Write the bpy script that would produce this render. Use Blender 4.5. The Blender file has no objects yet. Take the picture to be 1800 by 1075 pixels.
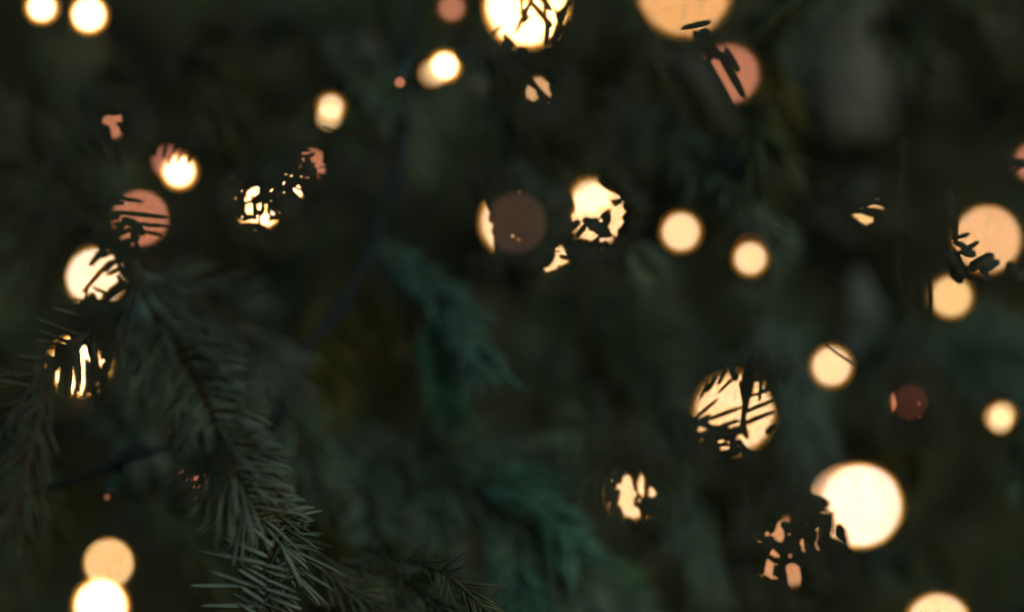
import bpy, math, random
import numpy as np
from mathutils import Vector, Matrix
rnd = random.Random(7)
rng = np.random.default_rng(11)
S = bpy.context.scene
C = S.collection

# ------------------------------------------------------------------ camera
FOCUS = 1.0
cam_d = bpy.data.cameras.new("camera")
cam = bpy.data.objects.new("camera", cam_d); C.objects.link(cam)
CAM = Vector((0, 0, 1.5))
cam.location = CAM
cam.rotation_euler = (math.radians(90), 0, 0)
cam_d.lens = 80; cam_d.sensor_width = 36
cam_d.clip_start = 0.05; cam_d.clip_end = 200
cam_d.dof.use_dof = True
cam_d.dof.focus_distance = FOCUS
cam_d.dof.aperture_fstop = 1.2
S.camera = cam

# ------------------------------------------------------------------ sky, sun, exposure
SUN_EL, SUN_ROT = math.radians(9), math.radians(150)
w = bpy.data.worlds.new("World"); S.world = w; w.use_nodes = True
nt = w.node_tree; nt.nodes.clear()
out = nt.nodes.new("ShaderNodeOutputWorld"); bg = nt.nodes.new("ShaderNodeBackground")
sky = nt.nodes.new("ShaderNodeTexSky"); sky.sky_type = 'NISHITA'; sky.sun_disc = False
sky.sun_elevation = SUN_EL; sky.sun_rotation = SUN_ROT
bg.inputs[1].default_value = 0.10
nt.links.new(sky.outputs[0], bg.inputs[0]); nt.links.new(bg.outputs[0], out.inputs[0])
sd = bpy.data.lights.new("sun", 'SUN'); sd.energy = 1.3; sd.angle = math.radians(25); sd.color = (1.0, 0.97, 0.90)
sun = bpy.data.objects.new("sun", sd); C.objects.link(sun)
# nishita rotation 0 = +Y, clockwise seen from above; 150 deg = behind the camera, to its right
sdir = Vector((math.sin(SUN_ROT) * math.cos(SUN_EL + .5), math.cos(SUN_ROT) * math.cos(SUN_EL + .5), math.sin(SUN_EL + .5)))
sun.rotation_euler = (-sdir).to_track_quat('-Z', 'Y').to_euler()
sun.location = sdir * 5
S.view_settings.view_transform = 'Standard'; S.view_settings.look = 'None'
S.view_settings.exposure = 0; S.view_settings.gamma = 1
S.cycles.use_adaptive_sampling = False
S.cycles.use_denoising = True
S.cycles.sample_clamp_indirect = 3
S.cycles.max_bounces = 5; S.cycles.transparent_max_bounces = 12

# ------------------------------------------------------------------ helpers
K = 0.45 / 1800.0
def P(px, py, d=1.0):
    return Vector(((px - 900) * K * d, d, CAM.z - (py - 537.5) * K * d))
def link(name, mesh, mat=None, parent=None):
    o = bpy.data.objects.new(name, mesh); C.objects.link(o)
    if mat is not None and len(mesh.materials) == 0: mesh.materials.append(mat)
    if parent is not None: o.parent = parent
    return o
def tag(o, label=None, cat=None, group=None, kind=None):
    for k, v in (('label', label), ('category', cat), ('group', group), ('kind', kind)):
        if v: o[k] = v
    return o
def mesh_np(name, V, F, smooth=True):
    V = np.asarray(V, np.float32).reshape(-1, 3); F = np.asarray(F, np.int32)
    n = F.shape[1]
    m = bpy.data.meshes.new(name)
    m.vertices.add(len(V)); m.vertices.foreach_set('co', V.ravel())
    m.loops.add(F.size); m.loops.foreach_set('vertex_index', F.ravel())
    m.polygons.add(len(F)); m.polygons.foreach_set('loop_start', np.arange(0, F.size, n, dtype=np.int32))
    m.polygons.foreach_set('loop_total', np.full(len(F), n, np.int32))
    m.polygons.foreach_set('use_smooth', np.full(len(F), smooth))
    m.update(calc_edges=True)
    return m
def spline(pts, step=0.004):
    pts = [Vector(p) for p in pts]
    if len(pts) == 2: pts = [pts[0], (pts[0] + pts[1]) / 2, pts[1]]
    ext = [2 * pts[0] - pts[1]] + pts + [2 * pts[-1] - pts[-2]]
    res = []
    for i in range(1, len(ext) - 2):
        a, b, c, d = ext[i - 1:i + 3]
        n = max(2, int((c - b).length / step))
        for k in range(n):
            t = k / n
            res.append(0.5 * ((2 * b) + (c - a) * t + (2 * a - 5 * b + 4 * c - d) * t * t + (3 * b - a - 3 * c + d) * t ** 3))
    res.append(pts[-1])
    return res
def tube_np(path, r0, r1=None, sides=6, wob=0.0):
    r1 = r0 if r1 is None else r1
    A = np.array([tuple(p) for p in path]); n = len(A)
    T = np.gradient(A, axis=0); T /= np.linalg.norm(T, axis=1)[:, None] + 1e-12
    ref = np.array((0.2, 0.9, 0.3)); ref /= np.linalg.norm(ref)
    U = np.cross(T, ref); U /= np.linalg.norm(U, axis=1)[:, None] + 1e-12
    W = np.cross(T, U)
    rr = np.linspace(r0, r1, n) * (1 + wob * rng.normal(size=n))
    th = np.arange(sides) / sides * 2 * np.pi
    V = (A[:, None, :] + rr[:, None, None] * (np.cos(th)[None, :, None] * U[:, None, :] + np.sin(th)[None, :, None] * W[:, None, :])).reshape(-1, 3)
    i = np.arange(n - 1)[:, None] * sides; j = np.arange(sides)[None, :]; j2 = (j + 1) % sides
    F = np.stack([i + j, i + j2, i + sides + j2, i + sides + j], -1).reshape(-1, 4)
    return V, F
def join(parts):
    V, F, o = [], [], 0
    for v, f in parts:
        V.append(v); F.append(f + o); o += len(v)
    return np.concatenate(V), np.concatenate(F)
def needle_cloud(base, D, N, L, Wd, curl, lite=False):
    """many needles: base, unit direction, flat normal, length, width, curl vector"""
    n = len(base)
    U = np.cross(D, N); U /= np.linalg.norm(U, axis=1)[:, None] + 1e-9
    N = np.cross(U, D)
    if lite: ts, ws = np.array([0, .55, 1.0]), np.array([.75, 1.0, .2])
    else: ts, ws = np.array([0, .12, .5, .88, 1.0]), np.array([.4, .9, 1.0, .75, .1])
    r = len(ts)
    ctr = base[:, None, :] + D[:, None, :] * (L[:, None] * ts)[:, :, None] + curl[:, None, :] * (ts ** 2)[None, :, None]
    hw = (Wd[:, None] * ws)[:, :, None] * .5
    Ue, Ne = U[:, None, :], N[:, None, :]
    ring = np.stack([ctr + Ue * hw, ctr + Ne * hw * .45, ctr - Ue * hw, ctr - Ne * hw * .45], 2)  # n,r,4,3
    V = ring.reshape(-1, 3)
    a = np.arange(n)[:, None, None] * r * 4 + np.arange(r - 1)[None, :, None] * 4
    j = np.arange(4)[None, None, :]; j2 = (j + 1) % 4
    F = np.stack([a + j, a + j2, a + 4 + j2, a + 4 + j], -1).reshape(-1, 4)
    return V, F

# ------------------------------------------------------------------ where the lamps hang
# (x, y) in the photo, radius of the out-of-focus disc it makes there; the distance follows from the lens
HALF = cam_d.lens / cam_d.dof.aperture_fstop / 2000.0       # half the lens opening, metres
CO = HALF / K
def dist_for(R, near=False): return 1.0 / (1.0 + R / CO) if near else 1.0 / (1.0 - R / CO)
LAMP = {}
def spec(key, x, y, R, col, label, dot=8.5, halo=(), **kw):
    D = dist_for(R, kw.get('near', False))
    LAMP[key] = dict(key=key, x=x, y=y, R=R, D=D, E=P(x, y, D), col=col, label=label, dot=dot, halo=halo, **kw)
TARGET = {'W': (3.6, 2.1, 1.0), 'V': (1.35, 1.0, .62), 'C': (1.15, .72, .36), 'G': (.84, .44, .19), 'F': (.88, .53, .21), 'O': (.78, .37, .13), 'P': (.46, .15, .082), 'S': (.20, .07, .03), 'Q': (.62, .27, .12), 'T': (.62, .33, .15), 'D': (.050, .022, .012), 'R': (.055, .012, .007), 'B': (.05, .04, .03)}
spec('tl1', 73, 13, 24, 'W', 'smaller white light of the pair in the top left corner', halo=[(6, 0, 'O', .4)])
spec('tl2', 156, 26, 29, 'W', 'larger white light of the pair in the top left corner', halo=[(0, -2, 'O', .5)])
spec('tp', 794, 14, 22, 'P', 'small dim pink light at the top edge, beside the big needle-covered one')
spec('big_top', 925, 10, 69, 'W', 'big white light at the top edge with needles across its side', 10)
spec('t785', 782, 116, 23, 'W', 'white light with an orange tail below its side', halo=[(-14, 8, 'F', .7), (-23, 12, 'O', .7)])
spec('l580', 582, 188, 21, 'C', 'pear shaped cream light above the dark hollow at the upper left', halo=[(-5, 17, 'F', .9)])
spec('l197', 197, 220, 23, 'P', 'small triangular pink glint cut by needles at the upper left', 5)
spec('l315', 315, 301, 27, 'W', 'white light with a reddish lobe at its upper left', halo=[(-22, -18, 'P', .9), (-12, -8, 'P', .5)])
spec('l245', 247, 383, 48, 'P', 'salmon light striped by level needles', 6)
spec('l168', 167, 487, 49, 'V', 'large cream light crossed by slanting needles at the left')
spec('l130', 140, 640, 50, 'W', 'white light seen in upright slits between hanging needles')
spec('l455', 455, 362, 39, 'W', 'light broken into bright crumbs by crowded needles', 5)
spec('l510', 512, 325, 26, 'W', 'small white light split by fine needles beside a dim one', 4)
spec('l550', 548, 288, 27, 'P', 'dim salmon light fanned by needles above the broken white ones', 4)
spec('l703', 703, 145, 9, 'P', 'tiny reddish glint left of the white light with the orange tail', 3)
spec('l945', 947, 160, 24, 'T', 'two small pink splinters of light under the big top light', 5)
spec('r1200', 1203, -18, 80, 'O', 'large orange light cut by the top edge', 10)
spec('r1285', 1283, 130, 50, 'P', 'dusky pink light half hidden behind a dark bough under the large orange one')
spec('m903', 901, 391, 55, 'C', 'light hidden but for a bright crescent on its left side')
spec('m903n', 908, 391, 52, 'D', 'faint brown disc of light laid over the crescent shaped one', near=True)  # added lamp nearer than the focus, only for the brown glow over m903
spec('m975', 972, 455, 26, 'C', 'swallow shaped cream glint below the brown light', 5)
spec('m1040', 1052, 376, 51, 'C', 'cream light behind needles, its lower half broken up')
spec('m1040b', 1040, 350, 33, 'C', 'round cream light in front of the broken one', halo=[(0, -9, 'O', .7)])
spec('m1197', 1197, 407, 32, 'C', 'plain round cream light right of the broken one, no needles', halo=[(1, -9, 'O', .6)])
spec('m1320', 1319, 454, 27, 'C', 'plain round cream light with a reddish upper rim near the middle right', halo=[(2, -14, 'P', .8), (1, -6, 'O', .3)])
spec('r1525', 1525, 372, 26, 'F', 'small red and cream glint under a needle in the dark right part', 5)
spec('r1740', 1736, 420, 57, 'G', 'large orange light with ragged needles along its lower left', 8)
spec('r1672', 1672, 521, 35, 'F', 'plain orange light just below the large ragged one')
spec('r1462', 1462, 643, 33, 'C', 'cream light with a faint slanting band')
spec('r1600', 1598, 706, 32, 'P', 'thin sliver of light at the side of the dark red glow', 4)
spec('r1600n', 1600, 706, 30, 'R', 'faint dark red glow in front of the light right of the banded cream one', 6, near=True)  # added near lamp, stands in for the dim red part of r1600
spec('r1760', 1762, 728, 21, 'F', 'tall oval cream light near the right edge', halo=[(-1, 12, 'F', 1.), (-8, 6, 'O', .8)])
spec('r1290', 1291, 725, 67, 'C', 'large cream light with many needles sprawled over it', 9)
spec('r1101', 1112, 868, 42, 'C', 'cream light split in two by a dark needle below the middle')
spec('r1510', 1513, 888, 71, 'V', 'biggest white light, plain and round, at the lower right', 8.5, halo=[(-20, 1, 'T', 1.)])
spec('r1385', 1386, 970, 58, 'Q', 'dim light seen as dots of orange left of the biggest white light', 8)
spec('r1650', 1649, 1100, 56, 'C', 'cream light cut by the bottom edge at the lower right', 8)
spec('l192', 191, 989, 43, 'F', 'orange light touching the white one at the bottom left', 6)
spec('l178', 177, 1064, 45, 'W', 'white light cut by the bottom edge at the lower left')
spec('r1797', 1819, 285, 34, 'P', 'sliver of light at the right edge of the picture')
spec('l355', 352, 838, 32, 'P', 'reddish light glimmering through the main bough')
spec('l190', 188, 873, 6, 'S', 'tiny red spark above the pair of lights at the lower left', 3)
def in_cones(Q, skip=(), slack=.0015):
    """which points stand between the lens and a lamp"""
    Q = np.asarray(Q, float); bad = np.zeros(len(Q), bool)
    for k, l in LAMP.items():
        if k in skip or (l.get('near') and slack < .001): continue
        z = Q[:, 1]; t = z / l['D']
        dx = Q[:, 0] - l['E'].x * t; dz = Q[:, 2] - (CAM.z + (l['E'].z - CAM.z) * t)
        bad |= (t < 1.01) & (dx * dx + dz * dz < (HALF * np.clip(1 - t, 0, 1) + l['dot'] * K * l['D'] * 1.0 * t + slack) ** 2)
    return bad
def trim(path, skip=()):
    """a stem ends where it would cross a lamp"""
    bad = in_cones([tuple(p) for p in path], skip)
    if not bad.any(): return path
    best, cur = (0, 0), 0
    for i in range(len(path) + 1):
        if i == len(path) or bad[i]:
            if i - cur > best[1] - best[0]: best = (cur, i)
            cur = i + 1
    return path[best[0]:best[1]]

# ------------------------------------------------------------------ materials
def new_mat(name):
    m = bpy.data.materials.new(name); m.use_nodes = True
    n = m.node_tree; n.nodes.clear()
    o = n.nodes.new('ShaderNodeOutputMaterial')
    return m, n, o
def needle_mat():
    m, n, o = new_mat('needle_green')
    b = n.nodes.new('ShaderNodeBsdfPrincipled')
    oi = n.nodes.new('ShaderNodeObjectInfo')
    geo = n.nodes.new('ShaderNodeNewGeometry')
    no = n.nodes.new('ShaderNodeTexNoise'); no.inputs['Scale'].default_value = 60; no.inputs['Detail'].default_value = 3
    n.links.new(geo.outputs['Position'], no.inputs['Vector'])
    hsv = n.nodes.new('ShaderNodeHueSaturation')
    mr = n.nodes.new('ShaderNodeMapRange'); mr.inputs[1].default_value = .3; mr.inputs[2].default_value = .7
    mr.inputs[3].default_value = .55; mr.inputs[4].default_value = 1.45
    n.links.new(no.outputs[0], mr.inputs[0]); n.links.new(mr.outputs[0], hsv.inputs['Value'])
    ri = n.nodes.new('ShaderNodeMapRange'); ri.inputs[3].default_value = .47; ri.inputs[4].default_value = .53
    n.links.new(geo.outputs['Random Per Island'], ri.inputs[0]); n.links.new(ri.outputs[0], hsv.inputs['Hue'])
    n.links.new(oi.outputs['Color'], hsv.inputs['Color']); n.links.new(hsv.outputs[0], b.inputs['Base Color'])
    b.inputs['Roughness'].default_value = .42
    b.inputs['Specular IOR Level'].default_value = .24
    hsv.inputs['Saturation'].default_value = 1.12
    n.links.new(b.outputs[0], o.inputs[0])
    return m
def bark_mat():
    m, n, o = new_mat('bark_brown')
    b = n.nodes.new('ShaderNodeBsdfPrincipled')
    no = n.nodes.new('ShaderNodeTexNoise'); no.inputs['Scale'].default_value = 220; no.inputs['Detail'].default_value = 5
    cr = n.nodes.new('ShaderNodeValToRGB')
    cr.color_ramp.elements[0].color = (.008, .009, .006, 1); cr.color_ramp.elements[1].color = (.026, .024, .015, 1)
    tc = n.nodes.new('ShaderNodeTexCoord'); n.links.new(tc.outputs['Object'], no.inputs['Vector'])
    bp = n.nodes.new('ShaderNodeBump'); bp.inputs['Strength'].default_value = .6; bp.inputs['Distance'].default_value = .001
    n.links.new(no.outputs[0], cr.inputs[0]); n.links.new(no.outputs[0], bp.inputs['Height'])
    n.links.new(cr.outputs[0], b.inputs['Base Color']); n.links.new(bp.outputs[0], b.inputs['Normal'])
    b.inputs['Roughness'].default_value = .8
    n.links.new(b.outputs[0], o.inputs[0])
    return m
def plastic_mat(name, col, rough=.4):
    m, n, o = new_mat(name)
    b = n.nodes.new('ShaderNodeBsdfPrincipled')
    no = n.nodes.new('ShaderNodeTexNoise'); no.inputs['Scale'].default_value = 90
    mx = n.nodes.new('ShaderNodeMix'); mx.data_type = 'RGBA'
    mx.inputs[6].default_value = (*[c * .7 for c in col], 1); mx.inputs[7].default_value = (*[c * 1.2 for c in col], 1)
    n.links.new(no.outputs[0], mx.inputs[0]); n.links.new(mx.outputs[2], b.inputs['Base Color'])
    b.inputs['Roughness'].default_value = rough; b.inputs['Specular IOR Level'].default_value = .2
    n.links.new(b.outputs[0], o.inputs[0])
    return m
def glow_mat(name, col, power):
    """small lit bulb: pale through the middle, the golden rim of the blurred disc painted into its edge"""
    m, n, o = new_mat(name)
    e = n.nodes.new('ShaderNodeEmission'); lw = n.nodes.new('ShaderNodeLayerWeight'); lw.inputs[0].default_value = .5
    mx = n.nodes.new('ShaderNodeMix'); mx.data_type = 'RGBA'; mr = n.nodes.new('ShaderNodeMapRange')
    mr.inputs[1].default_value = .15; mr.inputs[2].default_value = .27
    n.links.new(lw.outputs['Facing'], mr.inputs[0]); n.links.new(mr.outputs[0], mx.inputs[0])
    r, g, b = col
    mx.inputs[6].default_value = (r * .9, g * 1.4, b * 2.4, 1)
    mx.inputs[7].default_value = (r * .8, g * .56, b * .15, 1)
    n.links.new(mx.outputs[2], e.inputs[0]); e.inputs[1].default_value = power
    n.links.new(e.outputs[0], o.inputs[0])
    return m
def rim_glow_mat(name, col, power):
    """thin amber envelope round the bulb: glows a little and lets the bulb through"""
    m, n, o = new_mat(name)
    e = n.nodes.new('ShaderNodeEmission'); t = n.nodes.new('ShaderNodeBsdfTransparent'); a = n.nodes.new('ShaderNodeAddShader')
    e.inputs[0].default_value = (*col, 1); e.inputs[1].default_value = power * .5
    n.links.new(e.outputs[0], a.inputs[0]); n.links.new(t.outputs[0], a.inputs[1]); n.links.new(a.outputs[0], o.inputs[0])
    return m
M_NEEDLE, M_BARK = needle_mat(), bark_mat()
M_CABLE = plastic_mat('cable_green', (.003, .010, .014), .8)
M_SOCKET = plastic_mat('socket_green', (.01, .03, .02), .4)

# ------------------------------------------------------------------ backdrop: dark mass of the tree interior and trees beyond
def backdrop():
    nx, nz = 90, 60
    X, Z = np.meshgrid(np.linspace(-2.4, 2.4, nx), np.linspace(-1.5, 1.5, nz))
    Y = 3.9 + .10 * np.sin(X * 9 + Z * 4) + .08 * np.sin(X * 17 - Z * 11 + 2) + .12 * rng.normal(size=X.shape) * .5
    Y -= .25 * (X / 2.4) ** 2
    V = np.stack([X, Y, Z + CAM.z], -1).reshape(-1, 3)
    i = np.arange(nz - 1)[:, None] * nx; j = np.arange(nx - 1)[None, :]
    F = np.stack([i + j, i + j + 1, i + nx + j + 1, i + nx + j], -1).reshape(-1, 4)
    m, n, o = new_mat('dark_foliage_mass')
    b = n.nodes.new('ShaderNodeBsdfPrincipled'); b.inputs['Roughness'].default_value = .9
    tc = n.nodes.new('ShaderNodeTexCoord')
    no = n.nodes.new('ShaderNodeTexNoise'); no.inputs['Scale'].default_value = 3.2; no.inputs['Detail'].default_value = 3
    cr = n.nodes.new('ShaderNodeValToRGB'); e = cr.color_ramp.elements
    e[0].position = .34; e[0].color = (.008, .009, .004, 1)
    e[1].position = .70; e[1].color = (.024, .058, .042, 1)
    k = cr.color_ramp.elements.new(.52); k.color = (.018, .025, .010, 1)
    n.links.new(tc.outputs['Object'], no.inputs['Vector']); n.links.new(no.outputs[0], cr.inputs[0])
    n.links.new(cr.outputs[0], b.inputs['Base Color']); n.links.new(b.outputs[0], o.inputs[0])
    ob = link('backdrop', mesh_np('backdrop', V, F), m)
    tag(ob, kind='structure')
backdrop()

# ------------------------------------------------------------------ the tree
tree = bpy.data.objects.new('spruce_tree', None); C.objects.link(tree); tree.location = (0, 0, 0)
tag(tree, 'dark green needled evergreen tree hung with small warm lights', 'tree')

COL = {'cut': (.010, .018, .012), 'dark': (.028, .045, .022), 'grey': (.038, .066, .048), 'teal': (.036, .105, .080), 'olive': (.036, .044, .011),
       'green': (.030, .100, .050), 'pale': (.085, .125, .105), 'frost': (.050, .088, .072), 'deep': (.015, .021, .009)}

def needles_on(path, L, W, spacing, ang=55, flat=.55, lite=False, fwd_curl=.25, tipfrac=.06, up=None, skip=()):
    A = np.array([tuple(p) for p in path])
    seg = np.linalg.norm(np.diff(A, axis=0), axis=1); cum = np.concatenate([[0], np.cumsum(seg)])
    tot = cum[-1]; n = max(6, int(tot / spacing))
    s = np.sort(rng.uniform(tot * .01, tot, n))
    B = np.stack([np.interp(s, cum, A[:, k]) for k in range(3)], 1)
    e = .003
    T = np.stack([np.interp(np.minimum(s + e, tot), cum, A[:, k]) - np.interp(np.maximum(s - e, 0), cum, A[:, k]) for k in range(3)], 1)
    T /= np.linalg.norm(T, axis=1)[:, None] + 1e-9
    view = np.array((0.15, -1., .35)) if up is None else np.array(up, float)
    view = view / np.linalg.norm(view)
    side = np.cross(T, view); side /= np.linalg.norm(side, axis=1)[:, None] + 1e-9
    nor = np.cross(side, T)
    sg = np.where(rng.random(n) < .5, -1., 1.)
    el = rng.normal(0, 1.0, n) * (1 - flat) * 1.5 + .25
    R = side * (sg * np.cos(el))[:, None] + nor * np.sin(el)[:, None]
    tipb = np.clip((s / tot - (1 - tipfrac)) / tipfrac, 0, 1)
    an = np.radians(ang + rng.normal(0, 7, n)) * (1 - .65 * tipb)
    D = T * np.cos(an)[:, None] + R * np.sin(an)[:, None]
    D /= np.linalg.norm(D, axis=1)[:, None]
    Ls = L * rng.uniform(.78, 1.1, n) * (1 - .25 * np.clip(1 - s / (tot * .15), 0, 1)) * (1 - .25 * tipb)
    Ws = W * rng.uniform(.8, 1.15, n)
    curl = T * (Ls * fwd_curl)[:, None] + rng.normal(0, .06, (n, 3)) * Ls[:, None]
    N = nor + rng.normal(0, .3, (n, 3))
    ok = ~np.logical_or.reduce([in_cones(B + D * (Ls * q)[:, None] + curl * q * q, skip, .0022) for q in (0, .25, .5, .75, 1)])
    if ok.sum() < 3: ok[:3] = True
    return needle_cloud(B[ok], D[ok], N[ok], Ls[ok], Ws[ok], curl[ok], lite)

def side_twigs(path, every, length, ang=48, droop=.3, start=.12, view=(0.1, -1, .3)):
    A = [Vector(p) for p in path]; tot = sum((A[i + 1] - A[i]).length for i in range(len(A) - 1))
    res, acc, nxt, sg = [], 0, tot * start, 1
    for i in range(len(A) - 1):
        acc += (A[i + 1] - A[i]).length
        if acc >= nxt and acc < tot * .95:
            T = (A[i + 1] - A[i]).normalized(); sd_ = T.cross(Vector(view)).normalized() * sg
            a = math.radians(ang + rnd.uniform(-8, 8))
            d = T * math.cos(a) + sd_ * math.sin(a) + Vector((0, rnd.uniform(-.25, .25), 0))
            d.normalize()
            ln = length * (1 - .65 * acc / tot) * rnd.uniform(.8, 1.15)
            p0 = A[i]; p1 = p0 + d * ln * .5; p2 = p0 + (d * ln + Vector((0, 0, -droop * ln * .5)))
            res.append(spline([p0, p1, p2], .008)); nxt += every * rnd.uniform(.8, 1.2); sg = -sg
    return res

def bough(pts, col, r=.0022, L=.017, W=.0019, spacing=.0007, ang=55, flat=.55, lite=False, twigs=None, label=None,
          px=True, curl=.25, rtip=None, up=None, step=.004, nodes_only=False, skip=()):
    path = spline([P(*p) for p in pts] if px else pts, step)
    if not nodes_only: path = trim(path, skip)
    if len(path) < 4: return None
    paths = [path]
    if twigs:
        for p in side_twigs(path, *twigs):
            bad = in_cones([tuple(q) for q in p], skip); n_ok = int(np.argmax(bad)) if bad.any() else len(p)
            if n_ok > 3: paths.append(p[:n_ok])
    stems = [tube_np(p, r * (1 if k == 0 else .55), (rtip or r * .45) * (1 if k == 0 else .7), 6 if not lite else 4, .08) for k, p in enumerate(paths)]
    b = link('bough', mesh_np('bough', *join(stems)), M_BARK, tree)
    if label: b['label'] = label
    c = COL[col] if isinstance(col, str) else col
    b.color = (*c, 1)
    if not nodes_only:
        nd = link('needles', mesh_np('needles', *join([needles_on(p, L, W, spacing, ang, flat, lite, curl, up=up, skip=skip) for p in paths])), M_NEEDLE, b)
        nd.color = (*c, 1); nd['kind'] = 'stuff'
    return b

# single needles that can be told apart: shared meshes, one object each
NM = []
for k in range(8):
    z = np.zeros((1, 3)); D = np.array([[0, 1., 0]]); N = np.array([[0, 0, 1.]])
    cu = np.array([[rng.normal(0, .09), 0, rng.normal(0, .06)]])
    v, f = needle_cloud(z, D, N, np.ones(1), np.ones(1), z, False)
    # width is unit here: scaled per object; the bend is given along the length
    v = v.copy(); v[:, 0] += cu[0, 0] * v[:, 1] ** 2 * 1.5
    m_ = mesh_np('needle', v, f); m_.materials.append(M_NEEDLE); NM.append(m_)
n_single = [0]
LATER = {}
def needle(parent, a, b, width, col, roll=None):
    if n_single[0] >= 300:
        LATER.setdefault(parent.name, []).append((a.copy(), b.copy(), width)); return
    d = b - a; L = d.length; d.normalize()
    ref = Vector((rnd.uniform(-.2, .2), -1, rnd.uniform(-.1, .25))) if roll is None else roll
    u = d.cross(ref).normalized(); nrm = u.cross(d)
    R = Matrix((u, d, nrm)).transposed().to_4x4()
    o = bpy.data.objects.new('needle', rnd.choice(NM)); C.objects.link(o); o.parent = parent
    o.matrix_basis = Matrix.Translation(a) @ R @ Matrix.Diagonal((width, L, width, 1))
    c = COL[col] if isinstance(col, str) else col
    k = rnd.uniform(.7, 1.3); o.color = (c[0] * k, c[1] * k, c[2] * k, 1)
    n_single[0] += 1
    return o

SHARE = {'m903': ('m903n', 'm975', 'm1040', 'm1040b'), 'm975': ('m903', 'm903n'), 'r1385': ('r1510',), 'r1285': ('r1200',), 'l130': ('l168',), 'l168': ('l130', 'l245'), 'm1040': ('m1040b',), 'r1600': ('r1600n',), 'l455': ('l510', 'l550'), 'l510': ('l455', 'l550'), 'l550': ('l455', 'l510'), 'r1740': ('r1672',)}
def behind(l, px, py, z):
    """the point at distance z that hides photo pixel (px, py) of lamp l's disc"""
    F = P(px, py, 1.0)
    return l['E'] + (F - l['E']) * ((l['D'] - z) / (l['D'] - 1))
def seg_needles(parent, segs, d, col='cut', w=9, jit=.002, lamp=None):
    """needles given as (x0,y0,x1,y1[,w]) in photo pixels at distance d from the lens, or as they cut lamp's disc"""
    l = LAMP[lamp] if lamp else None
    for s in segs:
        ww = s[4] if len(s) > 4 else w
        dj = d + rnd.uniform(-jit, jit)
        if l:
            a, b = behind(l, s[0], s[1], dj), behind(l, s[2], s[3], dj + rnd.uniform(-.002, .002)); wd = ww * K * (l['D'] - dj) / (l['D'] - 1)
            if in_cones([tuple(a.lerp(b, q / 4)) for q in range(5)], (lamp,) + SHARE.get(lamp, ()), -.002).any(): continue
        else:
            a, b = P(s[0], s[1], dj), P(s[2], s[3], dj + rnd.uniform(-.002, .002)); wd = ww * K * d
        needle(parent, a, b, wd, col)

def cover(parent, lamp, R, gaps, d, L=34, w=9, tries=2200, most=26, angs=(0, 180), col='cut', one=True):
    """needles thronging in front of a lamp, leaving the listed gaps (x, y, r[, ry])"""
    keep = []; cx, cy = LAMP[lamp]['x'], LAMP[lamp]['y']
    xs = [(x, y) for x in range(int(cx - R), int(cx + R), 4) for y in range(int(cy - R), int(cy + R), 4)
          if (x - cx) ** 2 + (y - cy) ** 2 < R * R]
    unc = set(p for p in xs if all(((p[0] - g[0]) / g[2]) ** 2 + ((p[1] - g[1]) / (g[3] if len(g) > 3 else g[2])) ** 2 > 1 for g in gaps))
    for _ in range(tries):
        if not unc or len(keep) >= most: break
        best = None
        for _k in range(24):
            t = rnd.choice(list(unc)); a = math.radians(rnd.uniform(*angs)); l = L * rnd.uniform(.6, 1.3); o = rnd.uniform(.2, .8)
            ww = w * rnd.uniform(.5, 1.35)
            x0, y0 = t[0] - math.cos(a) * l * o, t[1] - math.sin(a) * l * o
            x1, y1 = t[0] + math.cos(a) * l * (1 - o), t[1] + math.sin(a) * l * (1 - o)
            bad = 0
            for q in range(9):
                x, y = x0 + (x1 - x0) * q / 8, y0 + (y1 - y0) * q / 8
                for g in gaps:
                    gx, gy = g[2] + ww * .3, (g[3] if len(g) > 3 else g[2]) + ww * .3
                    if ((x - g[0]) / gx) ** 2 + ((y - g[1]) / gy) ** 2 < .8: bad += 1
            if bad: continue
            ln2 = (x1 - x0) ** 2 + (y1 - y0) ** 2
            hit = set()
            for p in unc:
                tt = max(0, min(1, ((p[0] - x0) * (x1 - x0) + (p[1] - y0) * (y1 - y0)) / ln2))
                if (p[0] - x0 - tt * (x1 - x0)) ** 2 + (p[1] - y0 - tt * (y1 - y0)) ** 2 < (ww * .36) ** 2: hit.add(p)
            if best is None or len(hit) > len(best[1]): best = ((x0, y0, x1, y1, ww), hit)
        if best is None: continue
        keep.append(best[0]); unc -= best[1]
    seg_needles(parent, keep, d, col, lamp=lamp)
def twig(pts, label=None, r=.0016, col='dark', lamp=None):
    if lamp:
        cx, cy = LAMP[lamp]['x'], LAMP[lamp]['y']; best = None
        for g in (1, 1.12, 1.25, 1.4, 1.6, 1.9):
            f = spline([behind(LAMP[lamp], cx + (p[0] - cx) * g, cy + (p[1] - cy) * g, p[2]) for p in pts], .0015)
            q2 = trim(f)
            if best is None or len(q2) > len(best): best = q2
            if len(q2) > .7 * len(f): break
        q = [best[0], best[len(best) // 2], best[-1]] if len(best) > 8 else best
        if in_cones([tuple(v) for v in spline(q, .0015)]).any(): q = best[:max(4, len(best) // 3)]
        return bough(q, col, r=r * .3, nodes_only=True, label=label, px=False)
    return bough(pts, col, r=r, nodes_only=True, label=label)

# ------------------------------------------------------------------ boughs one can tell apart
G = 'grey'
# the main bough, lower left
b1 = bough([(225, 440, .95), (265, 530, .953), (330, 640, .958), (392, 770, .966), (440, 890, .982), (478, 960, 1.005), (500, 1010, 1.015)],
      (.050, .082, .070), r=.0032, L=.025, W=.0023, spacing=.0006, ang=64, flat=.62, curl=.38, skip=('l355',),
      label='long drooping bough with combed needles running down the lower left')
bough([(255, 505, .92), (330, 520, .915), (420, 575, .91), (480, 670, .91)], (.038, .058, .046), r=.002, L=.024, spacing=.0009, ang=50, flat=.5)
bough([(470, 640, 1.12), (520, 760, 1.10), (560, 850, 1.1)], G, r=.002, L=.022, spacing=.0006, ang=50)
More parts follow.
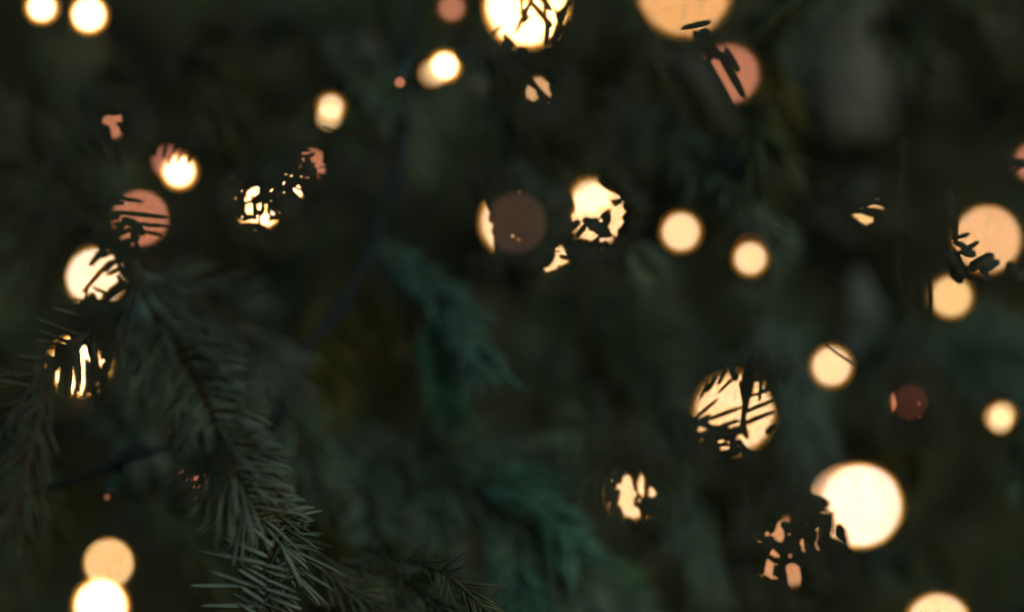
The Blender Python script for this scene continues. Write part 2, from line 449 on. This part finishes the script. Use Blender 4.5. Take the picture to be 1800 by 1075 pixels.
# twig with hanging needles, left
bt = bough([(262, 505, .985), (190, 560, .985), (120, 615, .98), (50, 690, .975), (5, 760, .97)], (.034, .048, .030), r=.003, L=.020, W=.0022,
      spacing=.0011, ang=60, flat=.3, curl=.1, skip=('l130',), label='short twig with hanging needles in front of a light')
bough([(150, 300, .9), (110, 360, .9), (60, 420, .895), (-20, 470, .89)], (.028, .042, .026), L=.022, spacing=.0007, label=None)
bough([(210, 450, .91), (150, 380, .9), (80, 310, .89), (-20, 250, .88)], (.028, .042, .028), r=.002, L=.026, spacing=.0006, ang=58)
bough([(110, 620, .96), (70, 720, .955), (45, 830, .95), (30, 900, .95)], (.026, .038, .024), L=.020, spacing=.0012, ang=40)
bough([(215, 395, 1.12), (200, 300, 1.16), (160, 200, 1.2), (120, 90, 1.25)], 'dark', r=.003, L=.026, spacing=.0006)
bough([(395, 330, 1.16), (450, 300, 1.16), (520, 260, 1.15), (600, 235, 1.15)], 'dark', r=.002, L=.022, spacing=.0006)
# sharp tip, bottom left: every needle its own object
bs = twig([(500, 900, .985), (478, 960, .995), (462, 1010, 1.0), (455, 1080, 1.005)], 'bough tip with sharp pale needles at the bottom edge', r=.0022)
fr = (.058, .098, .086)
base = [(470, 985), (464, 1000), (461, 1015), (459, 1030), (457, 1045), (456, 1060), (472, 970), (478, 955)]
hand = [(470, 978, 392, 946, 13), (466, 990, 346, 968, 14), (462, 1000, 388, 968, 12), (462, 1034, 370, 1008, 13), (460, 1030, 332, 1029, 11),
        (458, 1066, 352, 1062, 12), (470, 1018, 418, 990, 10), (468, 1030, 416, 1002, 11), (466, 1044, 416, 1016, 10), (464, 1058, 424, 1032, 11),
        (460, 1068, 408, 1044, 11), (500, 1000, 452, 990, 10), (512, 1016, 462, 1003, 10), (520, 1040, 462, 1016, 11), (528, 1054, 462, 1034, 10),
        (530, 1070, 470, 1050, 11), (505, 1075, 462, 1060, 10), (520, 1012, 490, 955, 11), (530, 1030, 500, 968, 12), (452, 1080, 415, 1058, 11),
        (470, 965, 500, 920, 10), (480, 960, 440, 925, 10), (484, 940, 428, 912, 12), (492, 925, 446, 884, 11), (496, 915, 408, 905, 11)]
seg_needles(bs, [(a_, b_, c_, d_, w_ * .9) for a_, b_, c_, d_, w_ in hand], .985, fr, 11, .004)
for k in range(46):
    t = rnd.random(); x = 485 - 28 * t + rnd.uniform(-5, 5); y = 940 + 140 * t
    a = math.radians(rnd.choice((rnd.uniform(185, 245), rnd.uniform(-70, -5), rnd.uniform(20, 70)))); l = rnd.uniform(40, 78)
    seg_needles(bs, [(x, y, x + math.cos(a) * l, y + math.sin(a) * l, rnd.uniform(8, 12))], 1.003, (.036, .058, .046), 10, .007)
# bottom centre tips
for (pts, c) in (([(520, 940, 1.03), (570, 1000, 1.03), (640, 1050, 1.03), (720, 1100, 1.03)], (.034, .052, .034)),
                 ([(600, 985, 1.05), (680, 1010, 1.04), (760, 1050, 1.03), (810, 1110, 1.02)], (.038, .062, .036)),
                 ([(640, 960, 1.06), (740, 990, 1.03), (800, 1020, 1.01), (870, 1090, 1.0)], (.040, .060, .030))):
    bough(pts, c, r=.0018, L=.020, W=.0014, spacing=.0009, ang=34, flat=.35, curl=.1)
# singled-out needles along the upper side of the main bough (the combed fringe)
fringe = [P(290, 570, .945), P(330, 640, .950), P(392, 770, .958), P(440, 890, .975), P(468, 935, .99)]
fp = spline(fringe, .0035)
for k in range(0, len(fp) - 2, 1):
    T = (fp[k + 1] - fp[k]).normalized()
    for sg in (-1, 1):
        if k % 2 and sg > 0: pass
        sdv = T.cross(Vector((0, -1, 0))).normalized() * sg
        a = math.radians(rnd.uniform(50, 70))
        dd = T * math.cos(a) + sdv * math.sin(a) + Vector((0, rnd.uniform(-.25, .1), 0))
        a0 = fp[k] + sdv * .001
        needle(b1, a0, a0 + dd.normalized() * rnd.uniform(.020, .028), .0024, (.048, .082, .070))

# middle distance
bough([(560, 760, 1.156), (650, 800, 1.145), (760, 850, 1.130), (860, 890, 1.114), (960, 960, 1.104), (1010, 1060, 1.104)], 'frost', r=.003, L=.024, W=.0024,
      spacing=.0005, lite=True, twigs=(.03, .07, 45, .5), label='blurred bough reaching down to the bottom centre')
bough([(840, 850, 1.114), (910, 860, 1.104), (965, 905, 1.099), (1000, 960, 1.094)], (.044, .11, .085), r=.002, L=.022, W=.0028, spacing=.0004, ang=40, lite=True, label='teal green bough tip catching the light')  # sky light on this tip is painted into the needle colour
bough([(880, 900, 1.114), (900, 990, 1.104), (930, 1070, 1.094)], (.042, .108, .09), r=.002, L=.022, W=.0028, spacing=.0004, ang=38, lite=True)
bough([(1040, 960, 1.156), (1070, 1020, 1.156), (1100, 1090, 1.156)], 'green', r=.002, L=.022, W=.0026, spacing=.0004, lite=True)
bough([(640, 430, 1.145), (720, 480, 1.126), (790, 545, 1.109), (845, 640, 1.090)], (.038, .088, .074), r=.0025, L=.022, W=.0028, spacing=.0006, ang=34, lite=True, label='teal bough tip hanging near the middle of the picture')
bough([(750, 530, 1.135), (765, 620, 1.125), (785, 700, 1.120)], (.030, .080, .056), r=.002, L=.020, W=.003, spacing=.0003, ang=32, lite=True, label='bright green tip hanging straight down')
bough([(960, 400, 1.259), (1030, 500, 1.249), (1110, 600, 1.238), (1210, 700, 1.233), (1260, 800, 1.233)], 'grey', r=.003, L=.024, W=.003, spacing=.0005, lite=True, twigs=(.04, .07, 40, .6))
bough([(1330, 560, 1.207), (1380, 650, 1.197), (1410, 740, 1.186), (1430, 820, 1.181)], (.06, .10, .088), r=.003, L=.024, W=.003, spacing=.0004, ang=38, lite=True)
bough([(1120, 790, 1.233), (1170, 870, 1.223), (1230, 980, 1.207), (1240, 1020, 1.207)], 'frost', r=.002, L=.022, W=.0028, spacing=.0005, ang=38, lite=True)
bough([(1500, 640, 1.207), (1600, 620, 1.186), (1700, 640, 1.171), (1800, 720, 1.156)], (.045, .085, .068), r=.003, L=.024, W=.0028, spacing=.0005, lite=True, twigs=(.035, .06, 45, .6))
bough([(1510, 470, 1.233), (1515, 540, 1.223), (1520, 610, 1.217)], (.075, .10, .09), r=.002, L=.02, W=.003, spacing=.0004, ang=30, lite=True)
bough([(1280, 500, 1.259), (1360, 560, 1.249), (1420, 640, 1.238)], 'grey', r=.002, L=.022, W=.0028, spacing=.0005, ang=38, lite=True)
bough([(1480, 930, 1.181), (1540, 980, 1.171), (1600, 1000, 1.166)], 'frost', r=.002, L=.022, W=.0028, spacing=.0005, ang=38, lite=True)
bough([(640, 40, 1.207), (660, 130, 1.197), (690, 230, 1.186), (700, 300, 1.181)], (.06, .065, .05), r=.002, L=.018, W=.003, spacing=.0006, ang=30, lite=True)
bough([(1040, 130, 1.207), (1070, 190, 1.197), (1095, 250, 1.192)], (.06, .08, .07), r=.002, L=.02, W=.003, spacing=.0005, ang=32, lite=True)
bough([(1490, -60, 1.363), (1492, 20, 1.353), (1496, 100, 1.342), (1500, 160, 1.337)], (.14, .17, .145), r=.004, L=.03, W=.0034, spacing=.0003, ang=40, lite=True, label='pale blurred bough tip at the top right')
bough([(1380, 90, 1.415), (1400, 160, 1.415), (1410, 240, 1.415)], 'frost', r=.003, L=.028, W=.003, spacing=.0005, lite=True)
bough([(560, 520, 1.166), (580, 600, 1.156), (570, 690, 1.156), (520, 760, 1.156)], 'olive', r=.002, L=.024, W=.003, spacing=.0004, lite=True)
bough([(1040, 520, 1.311), (1100, 640, 1.311), (1160, 720, 1.311)], 'olive', r=.002, L=.024, W=.003, spacing=.0005, lite=True, twigs=(.04, .08, 45, .6))

# the rest of the tree: drooping fronds filling the depth behind
cells = [(x, y) for x in range(0, 1900, 170) for y in range(-60, 1150, 130)]
rnd.shuffle(cells)
for i, (x, y) in enumerate(cells):
    near = i % 3 == 0
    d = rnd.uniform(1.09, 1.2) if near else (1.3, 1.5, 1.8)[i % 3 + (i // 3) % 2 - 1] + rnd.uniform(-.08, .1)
    x += rnd.uniform(-70, 70); y += rnd.uniform(-60, 60)
    lx = rnd.uniform(60, 200) * (1 if rnd.random() < .8 else -1); ly = rnd.uniform(90, 230)
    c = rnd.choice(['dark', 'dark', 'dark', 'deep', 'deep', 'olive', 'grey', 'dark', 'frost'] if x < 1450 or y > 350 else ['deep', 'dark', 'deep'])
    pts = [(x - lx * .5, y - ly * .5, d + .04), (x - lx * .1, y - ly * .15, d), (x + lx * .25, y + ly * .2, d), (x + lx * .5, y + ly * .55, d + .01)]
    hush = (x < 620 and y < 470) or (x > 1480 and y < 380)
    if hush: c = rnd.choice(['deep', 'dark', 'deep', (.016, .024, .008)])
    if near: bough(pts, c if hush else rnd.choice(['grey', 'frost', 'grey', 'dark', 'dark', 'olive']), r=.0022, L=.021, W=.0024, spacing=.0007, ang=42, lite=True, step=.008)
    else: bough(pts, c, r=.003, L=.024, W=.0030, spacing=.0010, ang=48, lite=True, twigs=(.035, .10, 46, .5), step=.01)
# inner boughs between the fronds, the shade of hollows put into their dark colour
for (pts) in ([(1200, 200, 1.5), (1330, 300, 1.5), (1480, 420, 1.5), (1600, 520, 1.5)], [(1050, 250, 1.45), (1180, 320, 1.45), (1300, 330, 1.45)],
              [(860, 90, 1.15), (960, 110, 1.15), (1060, 150, 1.15)]):
    bough(pts, 'deep', r=.004, L=.026, W=.003, spacing=.0005, lite=True, twigs=(.03, .07, 45, .5))

# ------------------------------------------------------------------ lamps
def lathe(name, prof, mat, seg=20):
    th = np.arange(seg) / seg * 2 * np.pi
    V = np.array([[(r * math.cos(t), r * math.sin(t), z) for t in th] for r, z in prof]).reshape(-1, 3)
    i = np.arange(len(prof) - 1)[:, None] * seg; j = np.arange(seg)[None, :]; j2 = (j + 1) % seg
    m = mesh_np(name, V, np.stack([i + j, i + j2, i + seg + j2, i + seg + j], -1).reshape(-1, 4)); m.materials.append(mat)
    return m
SOCK = lathe('socket', [(.0, .0), (.0032, .0), (.0034, .003), (.0030, .0035), (.0030, .011), (.0022, .013), (.0012, .017), (0, .017)], M_SOCKET, 14)
def ball_mesh(name, mat):
    n = 14
    return lathe(name, [(math.sin(math.pi * k / n), -math.cos(math.pi * k / n)) for k in range(n + 1)], mat)
HOOK = {}
def lamp(l):
    """one light of the string: a small glowing bulb (> the paler or redder lit lens beside it) in a socket"""
    r = l['dot'] * K * l['D']
    e = bpy.data.objects.new('string_light', None); C.objects.link(e); e.location = l['E']
    tag(e, l['label'], 'light', 'small warm lights hung in the tree')
    def lit(name, dx, dy, col, k, rr):
        p = (rr / (K * l['D']) / l['R']) ** 2
        m = glow_mat('glow', [c for c in TARGET[col]], k / p)
        o = bpy.data.objects.new(name, ball_mesh(name, m)); C.objects.link(o); o.parent = e
        o.location = (dx * K * l['D'], (1.5 * rr if name == 'lens' else 0), -dy * K * l['D']); o.scale = (rr,) * 3
    # photo offsets are measured at the focus, where the whole blurred disc shifts
    lit('bulb', 0, 0, l['col'], 1, r)
    if l['col'] in 'WVCFGOPTQ':
        rr = r * 1.75; p = (rr / (K * l['D']) / l['R']) ** 2; k = {'W': 1.1, 'V': .55, 'C': .5, 'F': .36, 'G': .28, 'O': .24, 'P': .10, 'T': .15, 'Q': .12}[l['col']]
        m = rim_glow_mat('amber_rim_glow', (1.0, .42, .05), k / p)
        o = bpy.data.objects.new('envelope', ball_mesh('envelope', m)); C.objects.link(o); o.parent = e; o.scale = (rr,) * 3  # added glowing shell, there only to give the blurred disc its golden rim
    for (dx, dy, col, k) in l['halo']: lit('lens', dx, dy, col, k, r * 1.0)
    v = Vector((.25, .8, .75)).normalized()
    so = bpy.data.objects.new('socket', SOCK); C.objects.link(so); so.parent = e
    so.location = v * r * .9; so.rotation_euler = v.to_track_quat('Z', 'Y').to_euler()
    HOOK[l['key']] = l['E'] + v * (r * .9 + .016)
for l in LAMP.values(): lamp(l)

# ------------------------------------------------------------------ needles across the lamps
def T_(pts, label=None, lamp=None): return twig(pts, label, lamp=lamp)
def rough(key, segs, stem, z=.82, label=None):
    t = twig([(x, y, z) for x, y in stem], label, lamp=key); seg_needles(t, segs, z, lamp=key); return t
rough('big_top', [(968, 80, 1000, -10, 9), (962, 60, 956, 5, 8), (972, 48, 928, 0, 10), (970, 20, 940, -20, 11), (978, 30, 1000, 5, 9), (965, 75, 990, 42, 9),
      (948, 92, 974, 50, 8), (958, 78, 962, 40, 10), (915, -20, 919, 34, 6), (940, -12, 905, 60, 8), (919, 40, 932, 28, 8),
      (880, -20, 862, 28, 6), (866, 60, 880, 44, 7), (905, 80, 884, 61, 9), (990, 60, 975, 15, 8), (985, 84, 996, 34, 10), (852, 50, 872, 80, 10)],
      [(1010, -60), (985, 20), (972, 90), (955, 170)])
rough('l168', [(196, 456, 144, 515, 9), (190, 432, 156, 467, 13), (200, 440, 178, 456, 9), (205, 455, 186, 480, 9), (212, 470, 187, 485, 9), (216, 496, 178, 530, 17),
      (168, 530, 162, 512, 12), (186, 436, 172, 432, 14), (214, 462, 198, 440, 12), (218, 480, 200, 455, 7), (222, 490, 204, 470, 7), (200, 520, 160, 506, 7),
      (210, 533, 120, 524, 5), (205, 541, 116, 532, 6), (176, 534, 205, 532, 14), (222, 506, 204, 482, 10), (212, 434, 182, 425, 16),
      (225, 452, 196, 428, 14), (128, 420, 122, 460, 10)], [(262, 430), (226, 470), (214, 530), (200, 590)])
cover(bt, 'l130', 54, [(142, 622, 9, 26), (146, 668, 5, 26), (127, 672, 6, 26), (95, 607, 10, 5), (157, 620, 4, 9), (100, 664, 4, 10), (108, 642, 3, 7), (175, 630, 3, 20), (112, 590, 20, 3)],
      .87, L=44, w=10, most=80, angs=(78, 102))
rough('l245', [(200, 372, 300, 382, 9), (200, 392, 300, 396, 8), (212, 406, 300, 394, 9), (205, 415, 290, 417, 11), (198, 345, 254, 355, 8), (190, 352, 220, 358, 10), (196, 382, 212, 378, 14),
      (198, 402, 235, 402, 10), (204, 428, 232, 424, 8), (194, 362, 204, 332, 14), (285, 414, 246, 404, 7), (200, 400, 190, 430, 14)], [(300, 300), (198, 330), (186, 400), (200, 450)])
t = T_([(400, 280, .9), (420, 330, .9), (415, 400, .9), (450, 430, .9)], 'twig tangled in front of the lights broken into crumbs', lamp='l455')
cover(t, 'l455', 43, [(446, 335, 8), (437, 348, 6), (438, 366, 8, 10), (456, 364, 7), (470, 357, 9, 5), (480, 371, 5, 8), (468, 376, 5, 9), (449, 389, 5), (462, 388, 5), (472, 394, 11, 5), (487, 387, 7, 4), (416, 346, 3, 5)],
      .87, L=24, w=9, most=60, angs=(0, 180))
cover(t, 'l510', 29, [(504, 304, 5), (511, 317, 8, 7), (499, 328, 4, 6), (508, 333, 4, 10), (520, 332, 4, 7), (528, 340, 4, 12), (514, 346, 3, 6)],
      .87, L=24, w=7, most=34, angs=(60, 120))
cover(t, 'l550', 31, [(546, 281, 12, 5), (558, 288, 9, 5), (562, 272, 4, 10), (541, 253, 5, 3), (551, 262, 5, 3), (538, 270, 6, 3), (538, 294, 9, 3), (566, 300, 6, 6), (550, 312, 13, 3)],
      .87, L=28, w=6, most=34, angs=(-10, 20))
t = T_([(150, 190, .9), (168, 235, .9), (180, 280, .9)], lamp='l197')
cover(t, 'l197', 27, [(191, 211, 13, 10), (203, 228, 9, 9), (203, 241, 7, 6), (210, 208, 6, 7)], .84, L=26, w=9, most=26)
t = T_([(915, 110, .9), (918, 160, .9), (930, 200, .9)], lamp='l945')
cover(t, 'l945', 28, [(934, 165, 10, 12), (957, 152, 8, 13), (964, 162, 5, 8)], .84, L=30, w=9, most=30, angs=(30, 80))
rough('r1285', [(1232 - 20 + q, 104, 1232 + 33 + q, 200, 13) for q in (-24, -16, -8, 0, 8, 16, 24, 29)] + [(1250, 84, 1262, 106, 12), (1240, 86, 1252, 108, 12), (1256, 82, 1268, 100, 8)] + [(1264, 90, 1310, 174, 16), (1274, 84, 1300, 128, 13)], [(1190, 60), (1205, 130), (1235, 205)],
      z=.88, label='dark tuft over the dusky pink light')
rough('r1200', [(1250, 38, 1196, 51, 12)], [(1310, 20), (1290, 60), (1262, 84)], z=.92)
t = T_([(935, 300, .9), (965, 390, .9), (950, 470, .9)], 'dark tuft hiding most of a light so that a crescent is left', lamp='m903')
cover(t, 'm903', 68, [(845, 392, 19, 50), (862, 425, 8, 22)], .88, L=30, w=17, most=260, angs=(55, 95))
cover(t, 'm903', 62, [(845, 392, 19, 50), (862, 425, 8, 22)], .88, L=22, w=17, most=140, angs=(20, 60))
t = T_([(1620, 660, .9), (1640, 706, .9), (1620, 750, .9)], lamp='r1600')
cover(t, 'r1600', 36, [(1568, 708, 7, 22)], .82, L=40, w=10, most=60, angs=(70, 100))
t = T_([(930, 420, .9), (936, 460, .9), (946, 500, .9)], lamp='m975')
cover(t, 'm975', 30, [(967, 463, 13, 10), (980, 463, 12, 5), (975, 451, 4, 9), (992, 459, 8, 4), (964, 472, 9, 6)], .84, L=30, w=9, most=30)
t = T_([(1122, 330, .9), (1116, 400, .9), (1080, 450, .9)], lamp='m1040')
cover(t, 'm1040', 58, [(1010, 378, 10), (1020, 366, 12), (1088, 372, 11, 15), (1081, 396, 12, 15), (1035, 414, 17, 9), (1071, 421, 8, 6), (1084, 345, 9, 5), (1040, 350, 35)], .9, L=26, w=13, most=60, angs=(-60, 60))
rough('r1740', [(1678, 350, 1680, 430, 13), (1675, 420, 1706, 410, 8), (1684, 446, 1722, 424, 10), (1690, 440, 1716, 448, 18), (1680, 425, 1700, 436, 12), (1704, 472, 1748, 446, 20), (1722, 476, 1758, 458, 16),
      (1768, 482, 1778, 458, 10), (1790, 474, 1768, 462, 10), (1680, 460, 1702, 482, 20), (1775, 484, 1800, 468, 14), (1740, 485, 1722, 470, 10), (1676, 440, 1690, 470, 16)], [(1668, 340), (1666, 420), (1690, 500), (1800, 505)], z=.94, label='ragged twig in front of the large orange light')
rough('r1740', [(1676, 398, 1800, 396, 3.5), (1676, 405, 1800, 403, 4), (1676, 412, 1800, 411, 3.5)], [(1660, 380), (1658, 430), (1656, 470)], z=.3)
t = T_([(1480, 340, .9), (1488, 385, .9), (1510, 410, .9)], lamp='r1525')
cover(t, 'r1525', 30, [(1510, 379, 10, 4), (1522, 384, 11, 5), (1524, 390, 7, 5), (1535, 363, 15, 2.5)], .84, L=36, w=8, most=36, angs=(-15, 25))
rough('r1672', [(1636, 490, 1638, 560, 8)], [(1620, 500), (1616, 560)], z=.93)
rough('r1462', [(1505, 665, 1425, 633, 3)], [(1520, 680), (1560, 690)], z=.35)
rough('r1462', [(1500, 640, 1450, 606, 5)], [(1520, 650), (1560, 670)], z=.9)
rough('r1290', [(1306, 690, 1312, 650, 13), (1324, 636, 1303, 752, 13), (1303, 735, 1314, 772, 12), (1318, 640, 1312, 690, 14), (1362, 652, 1350, 684, 10), (1336, 650, 1330, 672, 9), (1276, 652, 1262, 676, 7), (1366, 706, 1376, 740, 10), (1232, 700, 1246, 668, 5), (1304, 715, 1236, 740, 8), (1300, 738, 1258, 752, 8), (1300, 750, 1252, 775, 12), (1310, 700, 1378, 672, 6), (1308, 724, 1366, 700, 8), (1304, 745, 1362, 722, 9),
      (1312, 720, 1300, 668, 10), (1240, 690, 1262, 660, 8), (1222, 735, 1262, 700, 7), (1220, 745, 1250, 728, 10), (1230, 765, 1275, 752, 13), (1262, 690, 1300, 654, 6), (1296, 668, 1284, 650, 13),
      (1335, 705, 1338, 660, 7), (1325, 660, 1316, 700, 10), (1358, 664, 1342, 692, 9), (1345, 760, 1362, 744, 9), (1300, 764, 1308, 740, 11), (1316, 800, 1296, 770, 12), (1330, 796, 1352, 790, 5), (1368, 680, 1350, 660, 10)],
      [(1320, 640), (1308, 700), (1298, 760), (1285, 830)], z=.87, label='twig sprawling over the large cream light')
t = T_([(1215, 730, .93), (1230, 780, .93), (1270, 830, .93)], lamp='r1290')
cover(t, 'r1290', 76, [(1232, 753, 10, 5), (1266, 774, 5), (1272, 787, 6, 5), (1301, 798, 6, 5), (1326, 768, 28, 24), (1290, 700, 90, 52), (1360, 740, 20, 30)], .87, L=30, w=11, most=46, angs=(-40, 50))
t = T_([(1060, 810, .9), (1070, 800, .9), (1165, 830, .9)], lamp='r1101')
cover(t, 'r1101', 47, [(1101, 872, 14, 36), (1127, 852, 7, 20), (1146, 866, 7, 5), (1116, 902, 10, 7)], .82, L=34, w=8, most=70, angs=(60, 105))
t = T_([(1320, 900, .86), (1312, 960, .86), (1330, 1050, .86)], 'dark twig hiding most of the dotted orange light', lamp='r1385')
cover(t, 'r1385', 76, [(1370, 938, 9, 16), (1397, 1013, 14, 23), (1352, 998, 9, 15), (1383, 909, 11, 6), (1360, 972, 8, 6), (1412, 962, 4, 5), (1510, 888, 86)], .86, L=30, w=13, most=220, angs=(20, 110))
rough('r1510', [(1428, 888, 1443, 900, 5), (1432, 922, 1458, 948, 6)], [(1415, 870), (1420, 910), (1425, 960)], z=.95)
rough('r1797', [(1780, 284, 1815, 290, 18), (1785, 300, 1798, 290, 8), (1780, 322, 1812, 324, 10)], [(1775, 240), (1772, 290), (1775, 340)])
rough('tp', [(766, 0, 782, 44, 9), (790, 36, 815, 40, 6)], [(750, -20), (760, 20), (770, 60)])
rough('l315', [(296, 290, 304, 262, 7), (312, 285, 322, 262, 7), (330, 288, 336, 266, 8)], [(290, 262), (315, 255), (340, 256)])
t = T_([(310, 790, .93), (330, 840, .93), (330, 890, .93)], lamp='l355')
cover(t, 'l355', 33, [(352, 826, 12, 2), (348, 838, 18, 2.5), (358, 850, 16, 2.5)], .93, L=50, w=8, most=40, angs=(-35, -25))
# needles past the first three hundred, joined twig by twig
for nm, lst in LATER.items():
    B = np.array([tuple(q[0]) for q in lst]); D = np.array([tuple(q[1] - q[0]) for q in lst]); Ls = np.linalg.norm(D, axis=1); D /= Ls[:, None]
    N_ = np.tile(np.array([[.1, -1, .2]]), (len(lst), 1)) + rng.normal(0, .1, (len(lst), 3))
    nd = link('needles', mesh_np('needles', *needle_cloud(B, D, N_, Ls, np.array([q[2] for q in lst]), D * 0)), M_NEEDLE, bpy.data.objects[nm])
    nd.color = (*COL['cut'], 1); nd['kind'] = 'stuff'

# ------------------------------------------------------------------ cables
def cable(pts, label, r=.0012, px=True, two=True):
    path = spline([P(*p) for p in pts] if px else pts, .004)
    A = np.array([tuple(p) for p in path]); n = len(A)
    parts = []
    if two:
        ph = np.cumsum(np.full(n, .35)); T = np.gradient(A, axis=0); T /= np.linalg.norm(T, axis=1)[:, None]
        U = np.cross(T, (0.1, 1, .2)); U /= np.linalg.norm(U, axis=1)[:, None]; W = np.cross(T, U)
        for s in (0, math.pi):
            parts.append(tube_np(A + r * .95 * (np.cos(ph + s)[:, None] * U + np.sin(ph + s)[:, None] * W), r, sides=8))
    else: parts.append(tube_np(A, r, sides=8))
    o = link('light_cable', mesh_np('light_cable', *join(parts)), M_CABLE)
    tag(o, label, 'cable', 'cables of the string lights')
    return o
cable([(735, -40, 1.16), (712, 120, 1.15), (706, 260, 1.14), (668, 390, 1.13), (612, 520, 1.12), (545, 610, 1.11), (500, 710, 1.10), (455, 800, 1.10), (400, 860, 1.10)],
      'blurred dark blue green cable curving down the left middle', r=.0019)
cable([(-60, 920, 1.06), (40, 872, 1.06), (150, 835, 1.06), (260, 795, 1.06), (340, 770, 1.07), (420, 700, 1.09)],
      'dark cable slanting across the lower left', r=.0019, two=False)
def string(keys, label):
    pts = [HOOK[keys[0]]]
    for a, b in zip(keys, keys[1:]):
        ha, hb = HOOK[a], HOOK[b]; y = max(ha.y, hb.y) + .10
        for _ in range(14):
            q = [ha + Vector((0, .05, .008)), Vector((ha.x * .7 + hb.x * .3, y, (ha.z * .7 + hb.z * .3) - .01)), Vector((ha.x * .3 + hb.x * .7, y, (ha.z * .3 + hb.z * .7) - .01)), hb + Vector((0, .05, .008))]
            if not in_cones([tuple(v) for v in spline([ha] + q + [hb], .01)][3:-3], (), .001).any(): break
            y += .12
        pts += q + [hb]
    cable(pts, label, r=.0009, px=False, two=True)
string(['tl1', 'tl2', 'l197', 'l315', 'l245', 'l168', 'l130'], 'thin cable joining the lights down the left edge')
string(['l580', 't785', 'tp', 'big_top', 'l945', 'r1200', 'r1285'], 'thin cable joining the lights along the top')
string(['l550', 'l510', 'l455', 'l355', 'l190', 'l192', 'l178'], 'thin cable behind the main bough at the lower left')
string(['m903', 'm975', 'm1040', 'm1040b', 'm1197', 'm1320', 'r1525', 'r1740', 'r1672'], 'thin cable joining the row of lights across the middle')
string(['r1101', 'r1290', 'r1462', 'r1600', 'r1760'], 'thin cable joining the lights at the lower right')
string(['r1385', 'r1510', 'r1650'], 'thin cable joining the lights in the bottom right corner')
print('single needles', n_single[0], 'objects', len(bpy.data.objects), 'faces', sum(len(m.polygons) for m in bpy.data.meshes))
